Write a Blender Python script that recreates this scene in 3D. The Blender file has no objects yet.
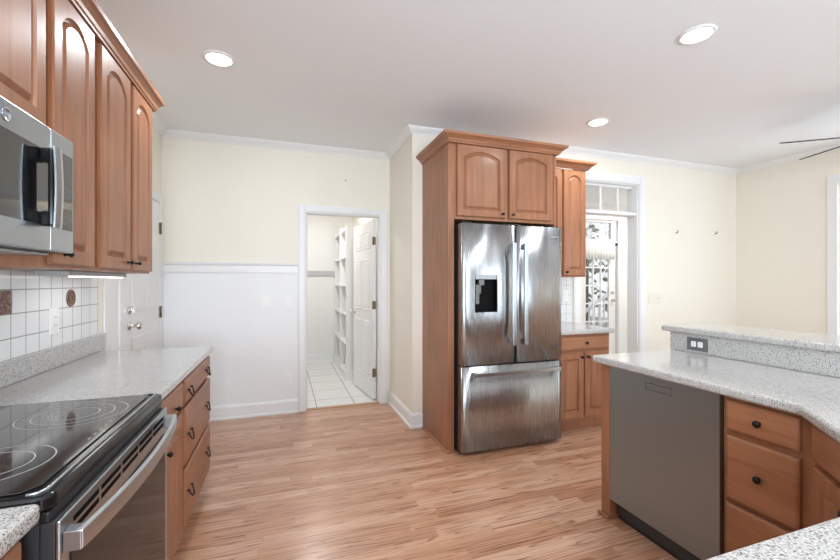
import bpy, bmesh, math, random
from mathutils import Vector, Matrix
random.seed(7)
S = bpy.context.scene
C = S.collection
R = math.radians
PI = math.pi

# ------------------------------------------------------------------ camera, world, light, exposure
cd = bpy.data.cameras.new('camera')
cam = bpy.data.objects.new('camera', cd); C.objects.link(cam)
cam.location = (0, 0, 1.335)
cam.rotation_euler = (R(90), 0, R(-18.9))
cd.sensor_width = 36.0
cd.lens = 36.0 * 397.0 / 840.0
cd.shift_y = 2.0 / 840.0
cd.clip_start = 0.02
S.camera = cam

S.view_settings.view_transform = 'Standard'
S.view_settings.look = 'None'
S.view_settings.gamma = 1.0
S.view_settings.use_curve_mapping = False
S.view_settings.exposure = 0.46

w = bpy.data.worlds.new('sky'); S.world = w; w.use_nodes = True
wn = w.node_tree
bg = wn.nodes['Background']
bg.inputs['Color'].default_value = (0.90, 0.95, 1.0, 1)
bg.inputs['Strength'].default_value = 0.75

def area(name, loc, target, sx, sy, power, col=(1, 1, 1)):
    l = bpy.data.lights.new(name, 'AREA'); l.shape = 'RECTANGLE'
    l.size = sx; l.size_y = sy; l.energy = power; l.color = col
    o = bpy.data.objects.new(name, l); C.objects.link(o)
    o.location = loc
    o.rotation_euler = (Vector(target) - Vector(loc)).to_track_quat('-Z', 'Y').to_euler()
    return o
# daylight lamps: rear and left at added unseen windows, right at the real window
area('added_rear_daylight', (0.55, -3.25, 1.5), (0.3, 0, 2.6), 1.6, 1.4, 150, (0.77, 0.90, 1.0))
area('added_rear_daylight', (3.25, -3.25, 1.3), (3.0, 0, 2.3), 0.5, 1.9, 50, (0.77, 0.90, 1.0))
area('added_rear_daylight', (4.80, -3.25, 1.3), (4.2, 0, 2.3), 0.6, 1.9, 55, (0.77, 0.90, 1.0))
area('right_window_daylight', (5.66, 1.75, 1.55), (2.0, 1.75, 2.6), 1.3, 1.6, 14, (0.77, 0.90, 1.0))
area('added_left_daylight', (-1.36, -1.2, 1.55), (0.6, 2.6, 2.75), 1.1, 1.0, 70, (0.77, 0.90, 1.0))  # added to brighten the left part of the ceiling
CAN_W = 7.5
PANTRY_W = 14
MUD_W = 22

# ------------------------------------------------------------------ materials
def mat(name, col=(0.8, 0.8, 0.8), rough=0.5, metal=0.0, coat=0.0, emis=None, estr=0.0, spec=None):
    m = bpy.data.materials.new(name); m.use_nodes = True
    b = m.node_tree.nodes['Principled BSDF']
    b.inputs['Base Color'].default_value = (*col, 1)
    b.inputs['Roughness'].default_value = rough
    b.inputs['Metallic'].default_value = metal
    b.inputs['Coat Weight'].default_value = coat
    b.inputs['Coat Roughness'].default_value = 0.15
    if spec is not None: b.inputs['Specular IOR Level'].default_value = spec
    if emis:
        b.inputs['Emission Color'].default_value = (*emis, 1)
        b.inputs['Emission Strength'].default_value = estr
    return m
class NT:
    def __init__(s, m):
        s.m = m; s.t = m.node_tree; s.b = s.t.nodes['Principled BSDF']
    def n(s, t, **k):
        x = s.t.nodes.new(t)
        for a, v in k.items(): setattr(x, a, v)
        return x
    def l(s, a, b): s.t.links.new(a, b)
    def coords(s, scale=(1, 1, 1), kind='Object', randomize=False):
        tc = s.n('ShaderNodeTexCoord'); mp = s.n('ShaderNodeMapping')
        mp.inputs['Scale'].default_value = scale
        if randomize:
            oi = s.n('ShaderNodeObjectInfo'); mu = s.n('ShaderNodeVectorMath', operation='SCALE')
            cx = s.n('ShaderNodeCombineXYZ')
            for i in range(3): s.l(oi.outputs['Random'], cx.inputs[i])
            s.l(cx.outputs[0], mu.inputs[0]); mu.inputs['Scale'].default_value = 13.0
            ad = s.n('ShaderNodeVectorMath', operation='ADD')
            s.l(tc.outputs[kind], ad.inputs[0]); s.l(mu.outputs[0], ad.inputs[1])
            s.l(ad.outputs[0], mp.inputs['Vector'])
        else:
            s.l(tc.outputs[kind], mp.inputs['Vector'])
        return mp.outputs[0]
    def noise(s, vec, scale, detail=3, rough=0.5, dist=0.0):
        x = s.n('ShaderNodeTexNoise'); x.inputs['Scale'].default_value = scale
        x.inputs['Detail'].default_value = detail; x.inputs['Roughness'].default_value = rough
        x.inputs['Distortion'].default_value = dist
        s.l(vec, x.inputs['Vector']); return x.outputs['Fac']
    def ramp(s, fac, stops):
        x = s.n('ShaderNodeValToRGB'); e = x.color_ramp.elements
        while len(e) < len(stops): e.new(0.5)
        for i, (p, c) in enumerate(stops):
            e[i].position = p; e[i].color = (*c, 1) if len(c) == 3 else c
        s.l(fac, x.inputs['Fac']); return x.outputs['Color']
    def mix(s, a, b, fac, mode='MIX'):
        x = s.n('ShaderNodeMix', data_type='RGBA', blend_type=mode)
        for v, k in ((fac, 0), (a, 6), (b, 7)):
            if hasattr(v, 'default_value') or hasattr(v, 'is_linked'): s.l(v, x.inputs[k])
            elif isinstance(v, (int, float)): x.inputs[k].default_value = v
            else: x.inputs[k].default_value = (*v, 1)
        return x.outputs[2]
    def math(s, op, a, b=None, c=None):
        x = s.n('ShaderNodeMath', operation=op)
        for i, v in enumerate((a, b, c)):
            if v is None: continue
            if isinstance(v, (int, float)): x.inputs[i].default_value = v
            else: s.l(v, x.inputs[i])
        return x.outputs[0]
    def bump(s, h, strength=0.2, dist=0.002):
        x = s.n('ShaderNodeBump'); x.inputs['Strength'].default_value = strength
        x.inputs['Distance'].default_value = dist
        s.l(h, x.inputs['Height']); s.l(x.outputs[0], s.b.inputs['Normal'])

def wood(name, dark, mid, light, axis='Z', rough=0.42):
    m = mat(name, mid, rough, coat=0.10); t = NT(m)
    sc = {'Z': (1, 1, 0.07), 'X': (0.07, 1, 1), 'Y': (1, 0.07, 1)}[axis]
    v = t.coords(sc, randomize=True)
    g = t.noise(v, 26, 5, 0.6, 0.6)
    c = t.ramp(g, [(0.30, dark), (0.52, mid), (0.75, light)])
    v2 = t.coords((1, 1, 1), randomize=True)
    b = t.noise(v2, 3.2, 2, 0.5)
    b2 = t.ramp(b, [(0.3, (0.84, 0.81, 0.78)), (0.7, (1.10, 1.10, 1.10))])
    t.l(t.mix(c, b2, 0.8, 'MULTIPLY'), t.b.inputs['Base Color'])
    return m
MD, MM, ML = (0.275, 0.104, 0.047), (0.338, 0.140, 0.066), (0.390, 0.174, 0.089)
maple = wood('maple_vertical', MD, MM, ML, 'Z')
maple_h = wood('maple_horizontal', MD, MM, ML, 'X')
maple_y = wood('maple_crown', MD, MM, ML, 'Y')

def granite(name, base, grey, dark, scale):
    m = mat(name, base, 0.16, coat=0.5); t = NT(m)
    v = t.coords()
    n1 = t.noise(v, scale * 1.5, 2, 0.6)
    c1 = t.ramp(n1, [(0.36, grey), (0.46, base), (0.58, base), (0.70, (0.78, 0.77, 0.75))])
    def specks(sc, thr, sel):
        vo = t.n('ShaderNodeTexVoronoi'); vo.inputs['Scale'].default_value = sc; t.l(v, vo.inputs['Vector'])
        sp = t.n('ShaderNodeSeparateColor'); t.l(vo.outputs['Color'], sp.inputs[0])
        return t.math('MULTIPLY', t.math('LESS_THAN', vo.outputs['Distance'], thr), t.math('GREATER_THAN', sp.outputs[0], sel))
    c = t.mix(c1, grey, specks(scale * 1.15, 0.45, 0.68))
    c = t.mix(c, dark, specks(scale, 0.33, 0.82))
    t.l(c, t.b.inputs['Base Color'])
    return m
gran = granite('speckled_granite', (0.535, 0.515, 0.50), (0.26, 0.247, 0.235), (0.085, 0.077, 0.07), 180)

def paint(name, col, rough=0.55, grain=0.03):
    m = mat(name, col, rough); t = NT(m); v = t.coords()
    n = t.noise(v, 90, 2); t.bump(n, grain, 0.002)
    return m
cream = paint('cream_wall_paint', (0.88, 0.825, 0.725))
white_wall = paint('white_wall_paint', (0.84, 0.83, 0.80))
white_trim = paint('white_trim_paint', (0.85, 0.845, 0.84), 0.35, 0.01)
ceil_m = paint('ceiling_paint', (0.90, 0.915, 0.93), 0.8)
wains = paint('white_wainscot_paint', (0.86, 0.855, 0.86), 0.45, 0.01)
_t = NT(wains); _v = _t.n('ShaderNodeTexCoord'); _s = _t.n('ShaderNodeSeparateXYZ'); _t.l(_v.outputs['Object'], _s.inputs[0])
_f = _t.math('FRACT', _t.math('DIVIDE', _s.outputs[0], 0.075))
_g = _t.math('GREATER_THAN', _t.math('ABSOLUTE', _t.math('SUBTRACT', _f, 0.5)), 0.475)
_t.bump(_t.math('MULTIPLY', _g, -1.0), 0.25, 0.002)

def tiles(name, col, grout, size, plane, gap=0.03, rough=0.15, off=(0, 0)):
    m = mat(name, col, rough); t = NT(m)
    tc = t.n('ShaderNodeTexCoord'); sp = t.n('ShaderNodeSeparateXYZ'); t.l(tc.outputs['Object'], sp.inputs[0])
    fs = []
    for a, o in zip(plane, off):
        f = t.math('FRACT', t.math('DIVIDE', t.math('SUBTRACT', sp.outputs['XYZ'.index(a)], o), size))
        fs.append(t.math('ABSOLUTE', t.math('SUBTRACT', f, 0.5)))
    mx = t.math('MAXIMUM', fs[0], fs[1])
    g = t.math('GREATER_THAN', mx, 0.5 - gap)
    t.l(t.mix(col, grout, g), t.b.inputs['Base Color'])
    t.l(t.math('ADD', t.math('MULTIPLY', g, 0.5), rough), t.b.inputs['Roughness'])
    t.bump(t.math('SUBTRACT', 1.0, g), 0.3, 0.002)
    return m
tile_left = tiles('white_ceramic_tile', (0.84, 0.845, 0.85), (0.30, 0.30, 0.30), 0.1015, 'YZ', 0.022, 0.12, (2.111, 1.1))
tile_right = tiles('white_ceramic_tile_right', (0.84, 0.845, 0.85), (0.42, 0.42, 0.42), 0.1015, 'XZ', 0.02, 0.12, (2.2, 1.1))
tile_floor = tiles('pantry_floor_tile', (0.76, 0.755, 0.745), (0.34, 0.34, 0.335), 0.405, 'XY', 0.011, 0.3, (0.33, 4.62))

def oak_floor():
    m = mat('oak_strip_floor', (0.6, 0.4, 0.25), 0.30, coat=0.35); t = NT(m)
    t.b.inputs['Coat Roughness'].default_value = 0.22
    tc = t.n('ShaderNodeTexCoord'); sp = t.n('ShaderNodeSeparateXYZ'); t.l(tc.outputs['Object'], sp.inputs[0])
    W, L = 0.072, 0.95
    ry = t.math('DIVIDE', sp.outputs[1], W)
    row = t.math('FLOOR', ry)
    wn1 = t.n('ShaderNodeTexWhiteNoise', noise_dimensions='1D'); t.l(row, wn1.inputs['W'])
    rx = t.math('ADD', t.math('DIVIDE', sp.outputs[0], L), t.math('MULTIPLY', wn1.outputs['Value'], 17.0))
    col = t.math('FLOOR', rx)
    cv = t.n('ShaderNodeCombineXYZ'); t.l(row, cv.inputs[0]); t.l(col, cv.inputs[1])
    wn2 = t.n('ShaderNodeTexWhiteNoise', noise_dimensions='2D'); t.l(cv.outputs[0], wn2.inputs['Vector'])
    rnd = wn2.outputs['Value']
    # grain coordinates, shifted plank by plank
    gx = t.math('ADD', t.math('MULTIPLY', sp.outputs[0], 0.42), t.math('MULTIPLY', rnd, 40.0))
    gy = t.math('ADD', t.math('MULTIPLY', sp.outputs[1], 11.0), t.math('MULTIPLY', rnd, 91.0))
    gv = t.n('ShaderNodeCombineXYZ'); t.l(gx, gv.inputs[0]); t.l(gy, gv.inputs[1])
    base = t.ramp(rnd, [(0.0, (0.43, 0.205, 0.115)), (0.2, (0.54, 0.285, 0.172)), (0.55, (0.60, 0.340, 0.218)),
                        (0.9, (0.66, 0.405, 0.28)), (1.0, (0.46, 0.225, 0.130))])
    # cathedral rings
    n = t.noise(gv.outputs[0], 1.3, 2, 0.55, 0.35)
    rings = t.math('FRACT', t.math('MULTIPLY', n, 11.0))
    rr = t.ramp(rings, [(0.0, (0.36, 0.235, 0.165)), (0.14, (0.60, 0.48, 0.40)), (0.32, (1.0, 0.99, 0.98)), (1.0, (0.95, 0.93, 0.91))])
    fine = t.noise(gv.outputs[0], 9.0, 4, 0.65)
    ff = t.ramp(fine, [(0.33, (0.58, 0.47, 0.40)), (0.47, (1, 1, 1)), (0.7, (1.06, 1.05, 1.04))])
    c = t.mix(base, rr, 0.9, 'MULTIPLY'); c = t.mix(c, ff, 0.7, 'MULTIPLY')
    fy = t.math('ABSOLUTE', t.math('SUBTRACT', t.math('FRACT', ry), 0.5))
    fx = t.math('ABSOLUTE', t.math('SUBTRACT', t.math('FRACT', rx), 0.5))
    g = t.math('MAXIMUM', t.math('GREATER_THAN', fy, 0.488), t.math('GREATER_THAN', fx, 0.4985))
    c = t.mix(c, (0.30, 0.17, 0.10), t.math('MULTIPLY', g, 0.6))
    t.l(c, t.b.inputs['Base Color'])
    t.bump(t.math('SUBTRACT', fine, g), 0.05, 0.001)
    return m
floor_m = oak_floor()

def steel(name, col=(0.62, 0.62, 0.63), rough=0.24, wave=0.0, axis='Z'):
    m = mat(name, col, rough, 1.0); t = NT(m)
    sc = {'Z': (1, 1, 0.12), 'X': (0.12, 1, 1), 'Y': (1, 0.12, 1)}[axis]
    v = t.coords(sc)
    br = t.noise(t.coords({'Z': (1, 1, 0.01), 'X': (0.01, 1, 1), 'Y': (1, 0.01, 1)}[axis]), 500, 2)
    t.l(t.math('ADD', t.math('MULTIPLY', br, 0.10), rough - 0.05), t.b.inputs['Roughness'])
    if wave:
        t.bump(t.noise(v, 5.0, 1, 0.3), wave, 0.02)
    return m
ss = steel('brushed_stainless', (0.47, 0.485, 0.495), 0.27, wave=0.6)
ss.node_tree.nodes['Principled BSDF'].inputs['Anisotropic'].default_value = 0.95
ss.node_tree.nodes['Principled BSDF'].inputs['Anisotropic Rotation'].default_value = 0.25
ss_y = steel('brushed_stainless_range', (0.44, 0.475, 0.505), 0.30, axis='Y')
ss_dw = steel('brushed_stainless_dishwasher', (0.32, 0.36, 0.375), 0.40, axis='Z')
chrome = mat('satin_nickel', (0.70, 0.69, 0.66), 0.22, 1.0)
handle_m = mat('handle_steel', (0.50, 0.535, 0.565), 0.32, 1.0)
black = mat('black_plastic', (0.012, 0.012, 0.013), 0.35)
black_gloss = mat('black_gloss', (0.008, 0.008, 0.009), 0.14, spec=0.4)
glass_black = mat('black_ceramic_glass', (0.007, 0.007, 0.008), 0.05, spec=0.8, coat=0.4)
oven_glass = mat('oven_window_glass', (0.012, 0.012, 0.013), 0.08, spec=0.22)
ring_m = mat('burner_ring_print', (0.42, 0.42, 0.43), 0.3)
mark_m = mat('keypad_print', (0.12, 0.12, 0.12), 0.4)
iron = mat('black_iron', (0.018, 0.016, 0.015), 0.4, 0.6)
darkgrey = mat('dark_grey_side', (0.035, 0.035, 0.037), 0.4)
white_pl = mat('white_plastic', (0.90, 0.885, 0.86), 0.35)
grey_plate = mat('grey_outlet_plate', (0.13, 0.13, 0.13), 0.35)
brass = mat('aged_brass_hinge', (0.32, 0.27, 0.20), 0.35, 0.9)
lens_m = mat('lamp_lens', (1, 1, 1), 0.5, emis=(1, 0.985, 0.96), estr=9.0)
strip_m = mat('undercabinet_lens', (1, 1, 1), 0.5, emis=(1, 0.985, 0.96), estr=2.5)
blade_m = mat('dark_fan_blade', (0.035, 0.026, 0.024), 0.45)
fabric = mat('white_valance_cloth', (0.86, 0.85, 0.82), 0.9)
kick_m = mat('toe_kick_shadow_board', (0.10, 0.055, 0.035), 0.6)
bark = mat('tree_bark', (0.07, 0.055, 0.045), 0.9)
leafm = mat('dull_foliage', (0.10, 0.11, 0.075), 0.9)
yard = mat('pale_yard', (0.38, 0.36, 0.33), 0.9)
board_m = mat('grey_cleat', (0.50, 0.49, 0.50), 0.5)
relief_m = mat('bronze_relief_tile', (0.24, 0.15, 0.12), 0.35, 0.5)
print_m = mat('plate_mark', (0.86, 0.86, 0.86), 0.3)
cut_m = mat('dark_cut', (0.006, 0.006, 0.006), 0.7, spec=0.1)
glass = bpy.data.materials.new('window_glass'); glass.use_nodes = True
_n = glass.node_tree.nodes; _l = glass.node_tree.links
_n.remove(_n['Principled BSDF'])
_tr = _n.new('ShaderNodeBsdfTransparent'); _gl = _n.new('ShaderNodeBsdfGlossy'); _gl.inputs['Roughness'].default_value = 0.03
_mx = _n.new('ShaderNodeMixShader'); _mx.inputs[0].default_value = 0.07
_l.new(_tr.outputs[0], _mx.inputs[1]); _l.new(_gl.outputs[0], _mx.inputs[2])
_l.new(_mx.outputs[0], _n['Material Output'].inputs['Surface'])

# ------------------------------------------------------------------ mesh helpers
def B(): return bmesh.new()
def box(bm, x0, x1, y0, y1, z0, z1):
    vs = [bm.verts.new((x, y, z)) for x in (x0, x1) for y in (y0, y1) for z in (z0, z1)]
    for f in ((0, 1, 3, 2), (4, 6, 7, 5), (0, 4, 5, 1), (2, 3, 7, 6), (0, 2, 6, 4), (1, 5, 7, 3)):
        bm.faces.new([vs[i] for i in f])
    return vs
def cyl(bm, p0, p1, r0, r1=None, n=20, smooth=True):
    r1 = r0 if r1 is None else r1
    p0 = Vector(p0); p1 = Vector(p1); d = (p1 - p0).normalized()
    a = d.orthogonal().normalized(); b = d.cross(a)
    A = [bm.verts.new(p0 + r0 * (math.cos(2 * PI * i / n) * a + math.sin(2 * PI * i / n) * b)) for i in range(n)]
    D = [bm.verts.new(p1 + r1 * (math.cos(2 * PI * i / n) * a + math.sin(2 * PI * i / n) * b)) for i in range(n)]
    for i in range(n):
        f = bm.faces.new((A[i], A[(i + 1) % n], D[(i + 1) % n], D[i])); f.smooth = smooth
    bm.faces.new(A[::-1]); bm.faces.new(D)
def tube(bm, pts, r, n=8):
    pts = [Vector(p) for p in pts]; rings = []
    prev = None
    for i, p in enumerate(pts):
        t = (pts[min(i + 1, len(pts) - 1)] - pts[max(i - 1, 0)]).normalized()
        a = (prev - prev.dot(t) * t) if prev is not None else t.orthogonal()
        a.normalize(); prev = a; b = t.cross(a)
        rr = r(i / (len(pts) - 1)) if callable(r) else r
        rings.append([bm.verts.new(p + rr * (math.cos(2 * PI * k / n) * a + math.sin(2 * PI * k / n) * b)) for k in range(n)])
    for q, s in zip(rings, rings[1:]):
        for k in range(n):
            f = bm.faces.new((q[k], q[(k + 1) % n], s[(k + 1) % n], s[k])); f.smooth = True
    bm.faces.new(rings[0][::-1]); bm.faces.new(rings[-1])
def lathe(bm, base, axis, prof, n=20):
    base = Vector(base); d = Vector(axis).normalized(); a = d.orthogonal().normalized(); b = d.cross(a)
    rings = []
    for r, h in prof:
        if r < 1e-6: rings.append([bm.verts.new(base + d * h)])
        else: rings.append([bm.verts.new(base + d * h + r * (math.cos(2 * PI * k / n) * a + math.sin(2 * PI * k / n) * b)) for k in range(n)])
    for q, s in zip(rings, rings[1:]):
        for k in range(n):
            k2 = (k + 1) % n
            if len(q) == 1 and len(s) == 1: continue
            if len(q) == 1: f = bm.faces.new((q[0], s[k2], s[k]))
            elif len(s) == 1: f = bm.faces.new((q[k], q[k2], s[0]))
            else: f = bm.faces.new((q[k], q[k2], s[k2], s[k]))
            f.smooth = True
    if len(rings[0]) > 1: bm.faces.new(rings[0][::-1])
    if len(rings[-1]) > 1: bm.faces.new(rings[-1])
def prism(bm, poly, z0, z1):
    a = [bm.verts.new((x, y, z0)) for x, y in poly]; b = [bm.verts.new((x, y, z1)) for x, y in poly]
    n = len(poly)
    for i in range(n): bm.faces.new((a[i], a[(i + 1) % n], b[(i + 1) % n], b[i]))
    bm.faces.new(a[::-1]); bm.faces.new(b)
def sweep(bm, path, prof):
    """profile (o, z) swept along an xy path; o goes to the right of the direction of travel"""
    P = [Vector(p) for p in path]; rows = []
    for i, p in enumerate(P):
        ns = []
        if i > 0: d = (P[i] - P[i - 1]).normalized(); ns.append(Vector((d.y, -d.x)))
        if i < len(P) - 1: d = (P[i + 1] - P[i]).normalized(); ns.append(Vector((d.y, -d.x)))
        nn = sum(ns, Vector((0, 0))).normalized(); k = 1.0 / max(0.2, nn.dot(ns[0]))
        rows.append([bm.verts.new((p.x + nn.x * o * k, p.y + nn.y * o * k, z)) for o, z in prof])
    m = len(prof)
    for a, b in zip(rows, rows[1:]):
        for j in range(m): bm.faces.new((a[j], a[(j + 1) % m], b[(j + 1) % m], b[j]))
    bm.faces.new(rows[0][::-1]); bm.faces.new(rows[-1])
def obj(name, bm, m, parent=None, bevel=0.0, seg=2, label=None, ang=35):
    bmesh.ops.recalc_face_normals(bm, faces=bm.faces)
    me = bpy.data.meshes.new(name); bm.to_mesh(me); bm.free()
    me.materials.append(m)
    o = bpy.data.objects.new(name, me); C.objects.link(o)
    if parent: o.parent = parent
    if bevel:
        b = o.modifiers.new('bevel', 'BEVEL'); b.width = bevel; b.segments = seg
        b.limit_method = 'ANGLE'; b.angle_limit = R(ang)
    if label: o['label'] = label
    return o
def pbox(name, parent, m, *d, bevel=0.0, label=None, seg=2):
    bm = B(); box(bm, *d); return obj(name, bm, m, parent, bevel, seg, label)
def tag(o, label, cat, group=None, kind=None):
    o['label'] = label; o['category'] = cat
    if group: o['group'] = group
    if kind: o['kind'] = kind
    return o
def thing(name, label, cat, loc=(0, 0, 0), rz=0.0, group=None):
    o = bpy.data.objects.new(name, None); C.objects.link(o)
    o.empty_display_size = 0.05
    o.location = loc; o.rotation_euler = (0, 0, R(rz))
    return tag(o, label, cat, group)
def struct(name, bm, m, label, cat, bevel=0.0):
    o = obj(name, bm, m, None, bevel); return tag(o, label, cat, None, 'structure')
def sbox(name, m, label, cat, *d, bevel=0.0):
    bm = B(); box(bm, *d); return struct(name, bm, m, label, cat, bevel)
def text_mesh(name, body, size, m, parent, loc, rot, depth=0.0006):
    cu = bpy.data.curves.new(name, 'FONT'); cu.body = body; cu.size = size; cu.extrude = depth
    cu.align_x = 'CENTER'; cu.align_y = 'CENTER'
    t = bpy.data.objects.new(name, cu); C.objects.link(t)
    dg = bpy.context.evaluated_depsgraph_get()
    me = bpy.data.meshes.new_from_object(t.evaluated_get(dg))
    bpy.data.objects.remove(t)
    me.materials.clear(); me.materials.append(m)
    o = bpy.data.objects.new(name, me); C.objects.link(o); o.parent = parent
    o.location = loc; o.rotation_euler = rot
    return o

# ------------------------------------------------------------------ room shell
XL, YB, XS, YF, XR, YR, ZC = -1.08, 4.28, 1.11, 3.46, 5.414, -3.0, 2.75
sbox('floor', floor_m, 'oak strip floor with long pinkish tan boards', 'floor', XL - 0.12, XR + 0.12, YR - 0.12, YB + 0.03, -0.06, 0.0)
sbox('floor_pantry', tile_floor, 'pale square tiles inside the pantry', 'floor', -0.52, 1.42, YB + 0.031, 6.92, -0.06, 0.0)
sbox('floor_mudroom', tile_floor, 'pale floor of the entry beyond the cased opening', 'floor', 2.48, 6.6, YB + 0.031, 5.82, -0.06, 0.0)
sbox('ceiling', ceil_m, 'smooth pale grey kitchen ceiling', 'ceiling', XL - 0.12, 6.6, YR - 0.12, 6.92, ZC, ZC + 0.06)
bm = B(); LW = (-1.8, -0.6, 1.05, 2.15)  # LW: opening for the added, unseen left window
box(bm, XL - 0.12, XL, YR, LW[0], 0, ZC); box(bm, XL - 0.12, XL, LW[1], YB + 0.12, 0, ZC)
box(bm, XL - 0.12, XL, LW[0], LW[1], 0, LW[2]); box(bm, XL - 0.12, XL, LW[0], LW[1], LW[3], ZC)
struct('wall_left', bm, cream, 'cream wall behind the range', 'wall')
bm = B()
box(bm, XL, 0.205, YB, YB + 0.12, 0, ZC); box(bm, 1.005, XS, YB, YB + 0.12, 0, ZC); box(bm, 0.205, 1.005, YB, YB + 0.12, 2.065, ZC)
struct('wall_back', bm, cream, 'cream wall with white wainscot around the pantry doorway', 'wall')
sbox('wall_partition', cream, 'cream return wall between pantry doorway and fridge cabinet', 'wall', XS, XS + 0.12, YF, 6.80, 0, ZC)
bm = B()
OX0, OX1, OZ = 2.99, 3.80, 2.435
box(bm, XS + 0.12, OX0, YF, YF + 0.14, 0, ZC); box(bm, OX1, XR, YF, YF + 0.14, 0, ZC); box(bm, OX0, OX1, YF, YF + 0.14, OZ, ZC)
struct('wall_far', bm, cream, 'cream wall behind the fridge with the cased opening', 'wall')
WY0, WY1, WZ0, WZ1 = 1.02, 2.48, 0.75, 2.36
bm = B()
box(bm, XR, XR + 0.14, WY1, YF + 0.14, 0, ZC); box(bm, XR, XR + 0.14, YR, WY0, 0, ZC)
box(bm, XR, XR + 0.14, WY0, WY1, WZ1, ZC); box(bm, XR, XR + 0.14, WY0, WY1, 0, WZ0)
struct('wall_right', bm, cream, 'cream wall at the right under the ceiling fan', 'wall')
bm = B(); RW = [(-0.25, 1.35, 0.85), (3.0, 3.5, 0.30), (4.5, 5.1, 0.30)]; RZ1 = 2.25  # RW: openings for the added, unseen rear windows
xs = [XL] + [v for p in RW for v in p[:2]] + [XR]
for i in range(0, len(xs), 2): box(bm, xs[i], xs[i + 1], YR - 0.12, YR, 0, ZC)
for a, b, RZ0 in RW: box(bm, a, b, YR - 0.12, YR, 0, RZ0); box(bm, a, b, YR - 0.12, YR, RZ1, ZC)
struct('wall_rear', bm, paint('taupe_reflection_wall', (0.20, 0.19, 0.18)), 'unseen rear wall made dark taupe for the fridge reflections, with three added windows', 'wall')  # dark colour chosen for contrast in the fridge reflections
# pantry shell
sbox('wall_pantry_rear', white_wall, 'off-white end wall inside the pantry', 'wall', -0.52, 1.11, 6.80, 6.92, 0, ZC)
sbox('wall_pantry_left', white_wall, 'off-white side wall inside the pantry', 'wall', -0.52, -0.40, YB + 0.12, 6.80, 0, ZC)
# entry shell beyond the opening
sbox('wall_mudroom_left', white_wall, 'white side wall of the entry beyond the opening', 'wall', 2.48, 2.60, YF + 0.14, 5.82, 0, ZC)
sbox('wall_mudroom_right', white_wall, 'white right wall of the entry beyond the opening', 'wall', 6.48, 6.60, YF + 0.14, 5.82, 0, ZC)
DX0, DX1 = 4.955, 5.765
bm = B()
box(bm, 2.60, DX0, 5.70, 5.82, 0, ZC); box(bm, DX1, 6.48, 5.70, 5.82, 0, ZC); box(bm, DX0, DX1, 5.70, 5.82, 2.45, ZC)
box(bm, DX0, DX1, 5.70, 5.82, 2.035, 2.075)
struct('wall_mudroom_rear', bm, white_wall, 'white wall around the glazed outside door', 'wall')
sbox('floor_entry', floor_m, 'oak boards running on through the cased opening', 'floor', XR + 0.121, 6.6, YF + 0.14, YB + 0.03, -0.06, 0.0)

# wainscot and chair rail on the back wall
sbox('trim_1', wains, 'white wainscot panelling below the chair rail', 'wainscot', XL, 0.134, YB - 0.008, YB, 0.0, 1.43)
bm = B(); sweep(bm, [(XL + 0.01, YB - 0.008), (0.134, YB - 0.008)], [(0, 1.43), (0.012, 1.43), (0.012, 1.495), (0.022, 1.505), (0.026, 1.522), (0, 1.522)])
struct('trim_2', bm, white_trim, 'white chair rail along the back wall', 'trim')
# pantry door casing
def casing(bm, x0, x1, zt, y, wd=0.075, th=0.02):
    for a, b in ((x0 - wd, x0), (x1, x1 + wd)):
        box(bm, a, b, y - th, y, 0, zt + wd); box(bm, a + 0.012, b - 0.012, y - th - 0.006, y - th, 0, zt + wd - 0.012)
    box(bm, x0, x1, y - th, y, zt, zt + wd); box(bm, x0, x1, y - th - 0.006, y - th, zt + 0.012, zt + wd - 0.012)
bm = B(); casing(bm, 0.21, 1.0, 2.06, YB - 0.0005, 0.072)
box(bm, 0.205, 0.22, YB, YB + 0.12, 0, 2.065); box(bm, 0.99, 1.005, YB, YB + 0.12, 0, 2.065); box(bm, 0.22, 0.99, YB, YB + 0.12, 2.05, 2.065)
box(bm, 0.22, 0.23, YB + 0.05, YB + 0.075, 0, 2.05)
struct('trim_3', bm, white_trim, 'white casing and jambs of the pantry doorway', 'trim', 0.003)
sbox('trim_4', mat('oak_threshold', (0.50, 0.30, 0.17), 0.4), 'oak threshold strip at the pantry doorway', 'trim', 0.222, 0.988, YB - 0.005, YB + 0.05, 0.0, 0.008)
# cased opening with transom bar
bm = B(); casing(bm, OX0, OX1, OZ, YF - 0.0005, 0.095)
box(bm, OX0, OX0 + 0.012, YF, YF + 0.14, 0, OZ); box(bm, OX1 - 0.012, OX1, YF, YF + 0.14, 0, OZ); box(bm, OX0 + 0.012, OX1 - 0.012, YF, YF + 0.14, OZ - 0.012, OZ)
struct('trim_5', bm, white_trim, 'white casing of the tall opening beside the wall cabinet', 'trim', 0.003)
win = thing('window_1', 'three-light transom over the cased opening', 'window'); win['kind'] = 'structure'
bm = B(); box(bm, OX0 + 0.012, OX1 - 0.012, YF + 0.02, YF + 0.135, 2.090, 2.118)
for x in (3.092, 3.335, 3.578): box(bm, x - 0.010, x + 0.010, YF + 0.07, YF + 0.09, 2.115, OZ - 0.012)
box(bm, OX0 + 0.012, OX1 - 0.012, YF + 0.06, YF + 0.10, 2.118, 2.132); box(bm, OX0 + 0.012, OX1 - 0.012, YF + 0.06, YF + 0.10, OZ - 0.035, OZ - 0.012)
obj('window_frame', bm, white_trim, win)
pbox('pane', win, glass, OX0 + 0.012, OX1 - 0.012, YF + 0.078, YF + 0.082, 2.14, OZ - 0.035)
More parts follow.
